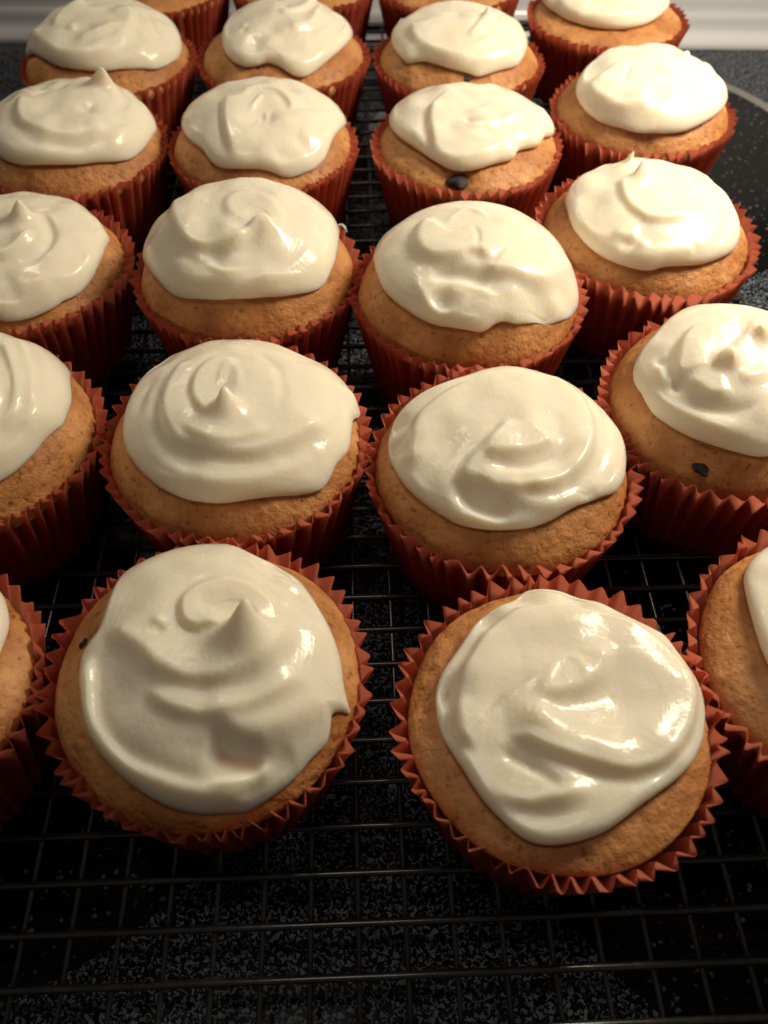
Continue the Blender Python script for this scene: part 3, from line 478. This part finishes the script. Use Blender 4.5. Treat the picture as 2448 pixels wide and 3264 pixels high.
{'Rc': 32.92, 'ze': -4, 'Hd': 11.743520672281173, 're': 2.8, 'mound': 2.6, 'R': 36.12, 'seed': 66, 'x': 85.53, 'y': 248.62, 'strokes': [('p', 5.5, 2.6, (-4.56, 2.92), (0.1, 2.75)), ('p', 5, 0.9, (-5.41, 18.22), (0.69, -0.45)), ('s', 'L', 1.2, 0.6, 5, [(-11.56, 6.22), (-12.11, -2.32), (-10.58, -9.63), (-7.03, -15.25), (-2.94, -16.96), (1.93, -16.55), (7.22, -14.1)]), ('b', -1.3, 5, (-19.49, -2.98)), ('s', 'L', 0.9, 0.6, 4, [(-17.33, -18.7), (-14.17, -20.39), (-10.97, -21.69), (-8.1, -22.26)]), ('b', 1.2, 1.6, (-8.16, -23.45)), ('b', -0.9, 2, (-12.66, -22.71)), ('r', 0.8, 1.8, [(-20.66, -21.45), (-11.93, -26.58), (-2.36, -26.47), (6.52, -24.64), (13.9, -20.29)]), ('r', -0.7, 0.8, [(7.07, -22.99), (7.9, -24.46), (7.6, -26.01)]), ('r', -0.9, 1.3, [(23.99, -4.27), (19.86, -13.36), (15.95, -19.64), (12.63, -24.28)])], 'outline': [(-12.92, 24.56), (-17.33, 21.52), (-21.75, 17.68), (-24.94, 12.9), (-26.43, 7.41), (-26.67, 1.7), (-26.47, -3.94), (-25.42, -9.62), (-23.14, -15.21), (-19.99, -19.93), (-16.2, -23.74), (-12.13, -26.2), (-8.26, -27.72), (-4.86, -28.25), (-0.8, -27.56), (4.41, -27.06), (9.86, -26.04), (15.06, -23.84), (19.63, -20.8), (23.2, -17.05), (25.58, -12.46), (26.55, -6.96), (26.39, -0.79), (25.92, 5.33), (24.9, 10.93), (22.94, 16.31), (20.47, 21.12), (17.65, 24.76), (14.3, 28.16), (10.63, 31.05), (7.02, 32.76), (4.06, 33.43), (1.42, 33.65), (-1.14, 33.65), (-4.11, 33.4), (-7.0, 31.97), (-9.56, 28.27)], 'label': 'bright cupcake with a sharp spike and a stubby peak at the back of its frosting'},
{'Rc': 32.8, 'ze': -3, 'Hd': 13.17161680938852, 're': 2.9, 'mound': 2.0, 'R': 35.0, 'seed': 73, 'x': -113.2, 'y': 300.94, 'strokes': [('p', 10, 3.0, (13.46, 10.42), (2.26, -4.46)), ('s', 'L', 1.5, 0.8, 6, [(-13.76, 2.47), (-13.54, -5.33), (-11.92, -11.37), (-8.88, -15.49), (-3.41, -18.82), (2.52, -20.33), (9.86, -20.05), (15.64, -17.37), (20.39, -12.31)]), ('b', -1.4, 3, (10.79, -6.09)), ('r', 0.8, 1.4, [(-15.9, 7.88), (-9.93, 3.76), (-6.66, 8.34)]), ('r', -0.8, 2, [(-11.21, 9.51), (-4.1, 6.42), (0.89, 10.44)]), ('r', -0.9, 1.3, [(16.1, 21.24), (20.68, 9.95), (21.64, 1.23), (19.23, -3.76)]), ('r', 1.0, 1.8, [(18.48, -18.41), (22.57, -13.66), (25.64, -7.13)]), ('r', 0.8, 1.6, [(-14.52, -22.92), (-3.94, -26.78), (7.27, -26.59), (19.29, -21.53), (26.45, -12.21)]), ('r', -0.7, 1.5, [(-10.7, -18.11), (-2.97, -22.5), (7.15, -22.69), (15.8, -19.58)])], 'outline': [(-28.19, 17.67), (-30.45, 9.7), (-28.67, -1.34), (-24.05, -12.07), (-19.6, -19.06), (-16.09, -22.55), (-11.63, -24.96), (-5.57, -26.34), (1.76, -26.49), (9.29, -25.34), (15.63, -23.11), (19.58, -21.34), (22.41, -19.75), (25.09, -17.21), (27.5, -13.02), (29.26, -7.29), (30.33, -1.26), (30.68, 4.45), (29.19, 9.39), (25.77, 14.06), (22.64, 19.11), (20.37, 24.72), (16.69, 28.8), (12.26, 31.13), (8.11, 32.5), (4.49, 33.22), (1.3, 33.51), (-1.67, 33.5), (-5.02, 33.12), (-9.17, 32.17), (-13.63, 30.54), (-17.82, 28.31), (-21.41, 25.75), (-23.82, 23.64), (-25.52, 21.75)], 'label': 'cupcake near the left edge with a blunt rounded knob of icing at the back'},
{'Rc': 32.72, 'ze': -3, 'Hd': 12.544691883241725, 're': 2.5, 'mound': 2.4, 'R': 35.12, 'seed': 80, 'x': -44.02, 'y': 303.47, 'strokes': [('s', 'R', 1.6, 0.5, 7, [(-6.37, -28.01), (-7.92, -25.01), (-9.41, -21.3), (-10.77, -15.27), (-11.63, -7.84), (-12.08, 2.2)]), ('b', -2.2, 4.0, (2.53, -11.31)), ('s', 'L', 1.1, 0.6, 4, [(-6.14, -1.17), (-2.16, 3.09), (2.55, 4.6), (7.13, 2.12), (10.56, -3.58), (12.15, -8.95)]), ('r', 0.9, 0.9, [(-1.97, -8.6), (-0.18, -4.1), (1.18, 0.24)]), ('r', 0.8, 0.8, [(0.07, -16.13), (0.99, -13.86), (1.24, -11.31)]), ('r', 0.8, 0.8, [(2.8, -15.54), (3.42, -11.92), (3.35, -7.86)]), ('r', -0.6, 1, [(12.46, -6.84), (14.93, -5.2), (17.8, -2.92)]), ('s', 'L', 1.0, 0.8, 4, [(14.61, -18.0), (17.12, -18.83), (19.21, -20.28)]), ('r', 0.9, 1.6, [(-5.72, -28.12), (-1.06, -29.27), (7.28, -29.13), (14.71, -26.59), (20.45, -21.86)]), ('r', -0.6, 1.4, [(6.48, -25.59), (11.44, -25.38), (16.35, -22.73)])], 'outline': [(-21.37, 25.65), (-24.7, 22.45), (-27.59, 18.81), (-29.57, 14.35), (-30.13, 7.46), (-28.79, -0.46), (-26.4, -7.35), (-23.61, -12.45), (-20.39, -16.5), (-17.78, -20.05), (-15.52, -23.54), (-12.68, -25.87), (-8.89, -27.37), (-4.49, -27.98), (0.3, -28.27), (4.61, -28.67), (8.34, -29.09), (11.2, -28.86), (13.8, -27.97), (16.91, -26.14), (20.38, -23.24), (23.39, -18.95), (25.13, -13.66), (26.51, -7.81), (28.2, -2.09), (29.74, 3.69), (30.23, 9.47), (28.64, 16.05), (24.94, 21.95), (20.61, 26.19), (16.49, 29.01), (11.94, 31.14), (7.3, 32.57), (3.4, 33.27), (0.02, 33.42), (-4.79, 32.96), (-10.09, 31.79), (-14.14, 30.28), (-17.79, 28.27)], 'label': "cupcake with long curved crease down the frosting's left side and wrinkled dip at the centre"},
{'Rc': 33.01, 'ze': -3, 'Hd': 8.710236197119757, 're': 2.9, 'mound': 2.6, 'R': 35.31, 'seed': 87, 'x': 30.51, 'y': 303.84, 'strokes': [('s', 'R', 1.7, 0.7, 7, [(-13.58, -22.31), (-13.91, -18.04), (-14.62, -12.85), (-15.07, -6.21), (-13.58, 1.14), (-9.47, 7.26), (-4.48, 11.33)]), ('s', 'L', 1.3, 0.6, 4, [(-3.25, -13.87), (0.87, -14.57), (6.44, -12.34), (13.14, -7.97), (21.29, -0.78)]), ('r', -0.8, 1, [(-2.56, -7.97), (0.27, -10.12), (3.13, -11.42)]), ('r', 0.9, 1.2, [(-1.94, -4.23), (2.77, -3.49), (6.9, 0.35)]), ('r', -0.7, 0.9, [(16.38, -10.79), (19.22, -8.27), (21.12, -6.87)]), ('r', 0.8, 1.6, [(-11.73, -21.88), (-6.48, -25.34), (0.48, -24.91), (5.96, -21.92), (14.61, -17.81)]), ('r', -0.6, 1, [(0.85, 12.37), (6.08, 11.72), (12.59, 22.2)]), ('r', -0.6, 1, [(18.16, 20.2), (22.21, 18.84), (24.66, 16.72)]), ('r', 0.8, 1.2, [(-2.1, -16.17), (1.99, -17.32), (5.78, -16.51)])], 'outline': [(-27.5, 18.54), (-28.61, 12.79), (-28.65, 5.99), (-27.48, -0.48), (-24.94, -6.69), (-21.33, -12.52), (-17.22, -17.7), (-12.9, -22.43), (-8.53, -25.87), (-4.23, -27.38), (0.06, -27.22), (4.4, -25.93), (8.63, -23.87), (12.17, -22.43), (14.55, -20.66), (16.24, -17.27), (19.66, -14.89), (23.46, -12.37), (25.6, -8.76), (27.57, -4.42), (31.18, 1.09), (32.42, 7.28), (30.74, 13.41), (27.92, 18.7), (25.13, 22.47), (22.91, 24.78), (20.24, 26.96), (16.78, 29.2), (12.51, 31.23), (7.26, 32.78), (1.15, 33.54), (-4.62, 33.3), (-9.69, 32.22), (-14.6, 30.26), (-19.93, 26.92), (-24.74, 22.72)], 'label': 'cupcake with a dark berry in the cake below the front edge of its frosting', 'berries': [(-4.76, -28.23, 0.36, 3.8)], 'dips': [(-4.96, -27.62, 2.6, 4.5)]},
{'Rc': 32.9, 'ze': -3, 'Hd': 13.173810978707742, 're': 3.0, 'mound': 2.6, 'R': 35.2, 'seed': 94, 'x': 98.61, 'y': 327.98, 'strokes': [('s', 'L', 2.0, 0.8, 7, [(-26.6, -6.6), (-22.88, -14.34), (-18.84, -19.75), (-14.14, -23.11), (-8.41, -25.01), (-2.49, -25.43)]), ('r', -1.0, 1.6, [(-8.42, -28.02), (-4.32, -28.18), (0.34, -27.32)]), ('r', -0.9, 1.0, [(-8.22, -1.99), (-10.95, -7.52), (-12.75, -12.71)]), ('p', 4, 1.6, (12.23, 1.42), (0.88, 1.15)), ('r', -1.2, 1.2, [(9.83, -2.49), (15.76, 4.92), (22.08, 9.28)]), ('r', -0.9, 1.2, [(26.38, 5.47), (18.68, -7.89), (15.04, -13.12)]), ('s', 'R', 0.9, 0.7, 5, [(-23.24, -7.91), (-19.76, -4.64), (-13.75, -1.08), (-6.82, 3.22)])], 'outline': [(-19.84, 12.94), (-24.45, 6.15), (-26.81, -0.93), (-26.68, -8.1), (-24.49, -14.98), (-20.85, -20.41), (-16.43, -24.15), (-11.65, -26.81), (-6.84, -28.52), (-1.4, -29.21), (4.19, -28.95), (9.71, -27.4), (15.3, -24.01), (20.66, -19.35), (25.29, -13.53), (29.08, -6.48), (31.85, 1.45), (31.73, 9.4), (29.19, 16.24), (26.11, 21.06), (23.18, 24.33), (20.56, 26.62), (17.95, 28.45), (14.81, 30.15), (10.34, 31.87), (5.3, 33.13), (1.15, 33.34), (-2.74, 32.06), (-7.66, 28.28), (-13.57, 21.03)], 'label': "overexposed cupcake beside the cooktop's burner ring, folded lip of frosting at lower left", 'dips': [(-4.92, -29.25, 2.0, 3.5)]},
{'Rc': 33.21, 'ze': -3, 'Hd': 13.29064030644544, 're': 2.8, 'mound': 3.6, 'R': 35.61, 'seed': 101, 'x': -114.0, 'y': 370.21, 'strokes': [('s', 'L', 1.3, 0.6, 4, [(-5.13, -19.65), (1.98, -17.62), (6.88, -15.06), (12.31, -10.3)]), ('s', 'L', 0.8, 0.5, 3, [(-10.93, -10.51), (-8.07, -12.34), (-5.05, -12.31)]), ('s', 'L', 1.4, 0.7, 5, [(-4.25, 8.05), (-11.38, 3.39), (-16.07, -3.74), (-15.89, -9.66)]), ('s', 'L', 1.5, 0.8, 6, [(-30.19, -0.34), (-30.52, -0.7), (-15.49, -21.42), (-2.32, -26.31), (8.43, -23.74), (14.26, -15.64), (15.91, -4.73), (12.47, 5.88)]), ('r', -1.0, 1.3, [(17.96, 3.98), (23.34, -5.01), (27.28, -9.96)]), ('r', 0.8, 1.2, [(12.03, -25.52), (17.2, -20.7), (21.32, -16.4)]), ('r', -0.7, 1.2, [(13.77, -25.64), (20.19, -19.96), (23.39, -15.3)])], 'outline': [(-33.25, -0.41), (-30.69, -5.83), (-25.69, -11.34), (-20.24, -17.57), (-14.8, -22.36), (-8.75, -25.42), (-1.61, -26.97), (5.85, -26.79), (12.18, -24.84), (18.13, -22.43), (23.17, -19.91), (26.4, -16.55), (28.79, -12.44), (30.82, -6.74), (31.19, 0.93), (29.4, 9.0), (26.55, 16.98), (22.81, 24.0), (17.53, 28.79), (11.94, 31.61), (6.27, 33.18), (-0.01, 33.74), (-6.21, 33.2), (-11.77, 31.7), (-16.46, 29.59), (-20.28, 27.16), (-23.55, 24.36), (-26.83, 20.54), (-30.22, 14.75), (-32.78, 7.11)], 'label': 'back-row cupcake at far left with layered swirl, against the white stove trim'},
{'Rc': 33.25, 'ze': -3, 'Hd': 12.17896683912051, 're': 2.7, 'mound': 3.6, 'R': 35.65, 'seed': 108, 'x': -42.08, 'y': 373.23, 'strokes': [('s', 'L', 1.6, 0.7, 5, [(-1.28, -1.86), (2.63, -4.61), (7.59, -2.55), (11.93, 2.54), (14.85, 16.79)]), ('s', 'L', 1.8, 0.9, 5, [(4.63, -16.25), (9.52, -14.01), (14.78, -9.32), (17.54, 1.54), (17.27, 16.26)]), ('r', 1.0, 1.6, [(6.96, -18.55), (14.94, -14.39), (20.14, -6.53)]), ('b', -1.0, 1.4, (-13.25, -11.44)), ('b', 0.8, 1.2, (-13.46, -8.58)), ('r', 0.8, 1.6, [(3.51, -26.35), (8.88, -27.74), (15.1, -24.07), (22.61, -15.22)]), ('r', -0.7, 1.5, [(7.06, -22.68), (11.42, -17.35), (18.04, -12.13)])], 'outline': [(-21.76, 11.76), (-23.09, 4.21), (-23.36, -4.98), (-21.83, -13.46), (-18.14, -20.13), (-13.12, -24.11), (-8.15, -24.97), (-3.87, -24.35), (0.12, -25.54), (3.99, -27.72), (7.59, -28.8), (11.37, -28.16), (15.35, -24.98), (19.23, -20.28), (22.72, -14.6), (25.85, -7.97), (28.23, -1.06), (29.19, 6.45), (27.82, 14.21), (24.36, 21.46), (19.01, 27.48), (13.26, 31.11), (7.83, 32.9), (1.31, 33.69), (-5.26, 33.33), (-9.94, 31.66), (-13.17, 28.44), (-16.48, 23.86), (-19.63, 18.06)], 'label': 'back-row cupcake whose frosting droops to a rounded point at the front', 'berries': [(-6.92, -24.0, 5.6, 1.0)]},
{'Rc': 32.74, 'ze': -3, 'Hd': 12.13344413910309, 're': 2.7, 'mound': 3.4, 'R': 34.94, 'seed': 115, 'x': 30.59, 'y': 370.08, 'strokes': [('s', 'L', 1.6, 0.7, 7, [(-20.91, -0.19), (-19.94, -9.85), (-13.72, -19.55), (-5.53, -25.01), (3.19, -26.68), (14.43, -24.93), (23.55, -18.5)]), ('p', 4, 1.6, (10.86, -2.93), (-0.16, -0.1)), ('s', 'L', 0.9, 0.6, 5, [(11.28, 2.51), (5.99, -8.43), (0.76, -16.18)]), ('r', -1.0, 1.2, [(11.15, -5.43), (15.02, 2.77), (18.26, 10.99)]), ('r', 0.8, 1.4, [(0.16, -22.03), (5.48, -20.67), (13.93, -12.06)])], 'outline': [(-27.39, 7.29), (-27.67, 0.1), (-26.37, -6.89), (-24.04, -13.0), (-21.63, -17.18), (-18.72, -18.38), (-14.96, -19.79), (-10.46, -22.29), (-6.07, -24.64), (-1.78, -25.98), (2.45, -26.88), (6.24, -27.49), (10.16, -26.14), (14.89, -23.46), (19.91, -20.28), (23.6, -15.82), (26.31, -8.54), (27.91, 0.47), (27.01, 8.56), (24.42, 15.71), (22.02, 22.68), (18.73, 27.39), (15.33, 29.74), (12.49, 31.06), (9.15, 32.14), (4.26, 32.99), (-1.73, 32.96), (-7.93, 31.95), (-13.87, 30.12), (-19.53, 26.78), (-24.1, 21.41), (-26.35, 14.37)], 'label': 'back-row cupcake with smooth slanted cap of frosting and crest at its upper right', 'berries': [(2.02, -26.99, 3.93, 1.6)], 'dips': [(-22.77, -14.84, 1.5, 2.5)]},
{'Rc': 32.9, 'ze': -3, 'Hd': 7, 're': 2.9, 'mound': 2.8, 'R': 35.1, 'seed': 122, 'x': 98.82, 'y': 411.85, 'strokes': [('s', 'L', 1.3, 0.8, 6, [(-25.61, -3.15), (-17.75, -17.96), (-5.77, -23.42), (7.28, -20.99), (16.63, -11.73)]), ('r', -0.8, 1.2, [(4.26, -13.5), (9.46, -14.18), (15.72, -8.85)])], 'outline': [(-28.4, 7.13), (-26.42, -2.04), (-22.99, -10.09), (-17.87, -16.54), (-11.03, -21.32), (-3.66, -23.71), (3.52, -23.62), (10.9, -20.92), (17.91, -15.09), (23.63, -7.01), (27.29, 3.49), (26.93, 15.94), (20.1, 25.78), (9.16, 31.26), (-4.66, 31.71), (-18.7, 25.92), (-27.05, 16.49)], 'label': 'rearmost right cupcake, its frosting cut off by the top picture edge'},
{'Rc': 31.6, 'ze': -3, 'Hd': 8, 're': 2.0, 'mound': 2.4, 'R': 35.0, 'seed': 129, 'x': -106.1, 'y': 83.95, 'strokes': [('s', 'L', 1.3, 0.7, 6, [(-5.07, 1.1), (8.46, -7.4), (17.18, -3.83), (19.27, 5.72), (11.78, 19.55)]), ('p', 8, 2.4, (5.81, 4.23), (3.09, 1.39))], 'outline': [(12.74, 28.68), (2.55, 31.38), (-8.43, 30.47), (-17.3, 26.73), (-23.09, 19.86), (-23.18, 8.55), (-16.11, -4.28), (-4.73, -13.96), (7.47, -17.56), (17.62, -14.32), (23.68, -5.41), (25.61, 3.84), (25.82, 8.71), (25.66, 11.68), (25.05, 14.56), (23.79, 17.63), (22.14, 20.68), (19.35, 24.06)], 'label': 'front-row cupcake cut off by the left picture edge, mostly bare cake showing'},
{'Rc': 31.79, 'ze': -4, 'Hd': 9, 're': 2.2, 'mound': 2.4, 'R': 34.99, 'seed': 136, 'x': 100.57, 'y': 91.33, 'strokes': [('s', 'L', 1.3, 0.7, 6, [(-15.31, 4.38), (-11.7, -7.13), (-2.22, -6.27), (7.64, 0.68)]), ('p', 8, 2.4, (-4.98, 3.47), (-3.14, 0.63))], 'outline': [(-10.29, 28.73), (-14.29, 25.97), (-16.75, 23.5), (-18.75, 20.9), (-20.11, 18.25), (-20.95, 15.19), (-21.55, 11.7), (-22.0, 7.41), (-22.23, 2.62), (-22.12, -1.61), (-21.11, -6.81), (-17.49, -13.97), (-9.79, -18.4), (0.83, -16.4), (11.71, -7.34), (19.61, 6.12), (21.66, 18.85), (16.82, 26.83), (7.83, 30.82), (-2.5, 31.33)], 'label': 'front-row cupcake cut off by the right picture edge, broad bare cake beside white frosting'},
{'Rc': 32.71, 'ze': -3, 'Hd': 8, 're': 2.8, 'mound': 2.8, 'R': 34.91, 'seed': 143, 'x': -106.1, 'y': 447.94, 'strokes': [('s', 'L', 1.4, 0.8, 6, [(-16.95, -9.63), (-3.75, -20.67), (12.65, -19.62), (22.24, -7.3)]), ('p', 5, 2, (3.86, -13.61), (1.59, -1.93))], 'outline': [(22.37, 10.43), (17.24, 15.33), (12.28, 19.59), (7.3, 22.55), (1.83, 24.1), (-4.17, 24.47), (-10.29, 23.83), (-15.71, 22.17), (-19.76, 19.33), (-22.56, 15.37), (-24.78, 10.64), (-26.18, 5.17), (-25.91, -0.8), (-23.36, -6.7), (-18.55, -11.96), (-12.04, -16.06), (-4.65, -18.46), (2.75, -18.95), (9.64, -17.61), (15.82, -14.7), (21.16, -10.63), (25.22, -5.8), (27.2, -0.47), (26.2, 5.08)], 'label': 'leftmost of three cupcakes showing only liner and cake rim at the top edge'},
{'Rc': 32.73, 'ze': -3, 'Hd': 8, 're': 2.8, 'mound': 2.8, 'R': 34.93, 'seed': 150, 'x': -37.74, 'y': 449.73, 'strokes': [('s', 'L', 1.4, 0.8, 6, [(-19.02, -9.08), (-6.81, -20.72), (9.99, -21.07), (20.89, -9.09)]), ('p', 5, 2, (1.4, -14.5), (1.19, -2.2))], 'outline': [(23.61, 9.36), (20.39, 13.75), (16.14, 17.67), (10.85, 20.9), (4.75, 23.19), (-1.47, 24.41), (-7.31, 24.32), (-12.64, 22.63), (-17.62, 19.25), (-22.4, 14.68), (-26.5, 9.63), (-28.34, 4.24), (-27.18, -1.36), (-23.7, -6.84), (-18.74, -11.88), (-12.79, -16.24), (-6.12, -19.71), (1.04, -21.35), (8.36, -20.29), (15.18, -17.1), (20.65, -12.68), (24.15, -7.37), (25.66, -1.54), (25.44, 4.22)], 'label': 'middle of three cupcakes showing only liner and cake rim at the top edge'},
{'Rc': 32.79, 'ze': -3, 'Hd': 8, 're': 2.8, 'mound': 2.8, 'R': 34.99, 'seed': 157, 'x': 30.53, 'y': 449.53, 'strokes': [('s', 'L', 1.4, 0.8, 6, [(-20.81, -7.79), (-9.78, -20.16), (6.97, -21.57), (19.0, -10.33)]), ('p', 5, 2, (-1.23, -14.3), (0.62, -2.42))], 'outline': [(23.38, 9.66), (20.42, 14.42), (17.11, 18.38), (12.76, 21.21), (7.21, 22.89), (1.06, 23.59), (-4.94, 23.33), (-10.3, 21.87), (-14.99, 18.93), (-19.45, 14.67), (-23.89, 9.71), (-27.02, 4.24), (-27.42, -1.43), (-24.96, -6.88), (-20.43, -11.75), (-14.64, -15.72), (-8.06, -18.43), (-0.96, -19.59), (6.4, -18.97), (13.54, -16.52), (19.69, -12.52), (24.04, -7.42), (26.03, -1.66), (25.59, 4.21)], 'label': 'rightmost of three cupcakes showing only liner and cake rim at the top edge'}
]
for c in CUPS:
    top = empty("cupcake", (c['x'] * MM, c['y'] * MM, 0.018), c['label'], "cupcake", "frosted cupcakes cooling in rows on the rack")
    lift = 34.0
    up = lambda V: [(p[0], p[1], p[2] + lift) for p in V]
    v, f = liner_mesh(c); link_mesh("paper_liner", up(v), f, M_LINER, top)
    v, f = cake_mesh(c); ck = link_mesh("cake", up(v), f, M_CAKE, top)
    for (bx, by, bz, br) in c.get('berries', []):
        v, f = berry_mesh(br, c['seed']); o = link_mesh("blueberry", v, f, M_BERRY, ck); o.location = (bx * MM, by * MM, (bz + lift) * MM)
    big = c['y'] < 260
    nu, ns = (300, 84) if big else (220, 60)
    G, thin = frosting_mesh(c, nu, ns)
    nr = G.shape[0]
    V = G.reshape(-1, 3).copy(); V[:, 2] += lift
    F = grid_faces(nr, nu)
    fr = link_mesh("frosting", V, F, M_FROST, top)
    at = fr.data.attributes.new('thin', 'FLOAT', 'POINT'); at.data.foreach_set('value', thin.reshape(-1).astype(np.float32))
    for (pts, r) in c.get('bits', []):
        P = smooth_line(np.array(pts, float), 4); P[:, 2] += lift
        k = np.linspace(0, 1, len(P)); rad = r * (0.35 + 0.65 * np.sqrt(np.clip(np.sin(math.pi * (0.08 + 0.84 * k)), 0, 1)))
        v, f = tube(P, rad, 8); link_mesh("icing_drip", v, f, M_FROST, fr)
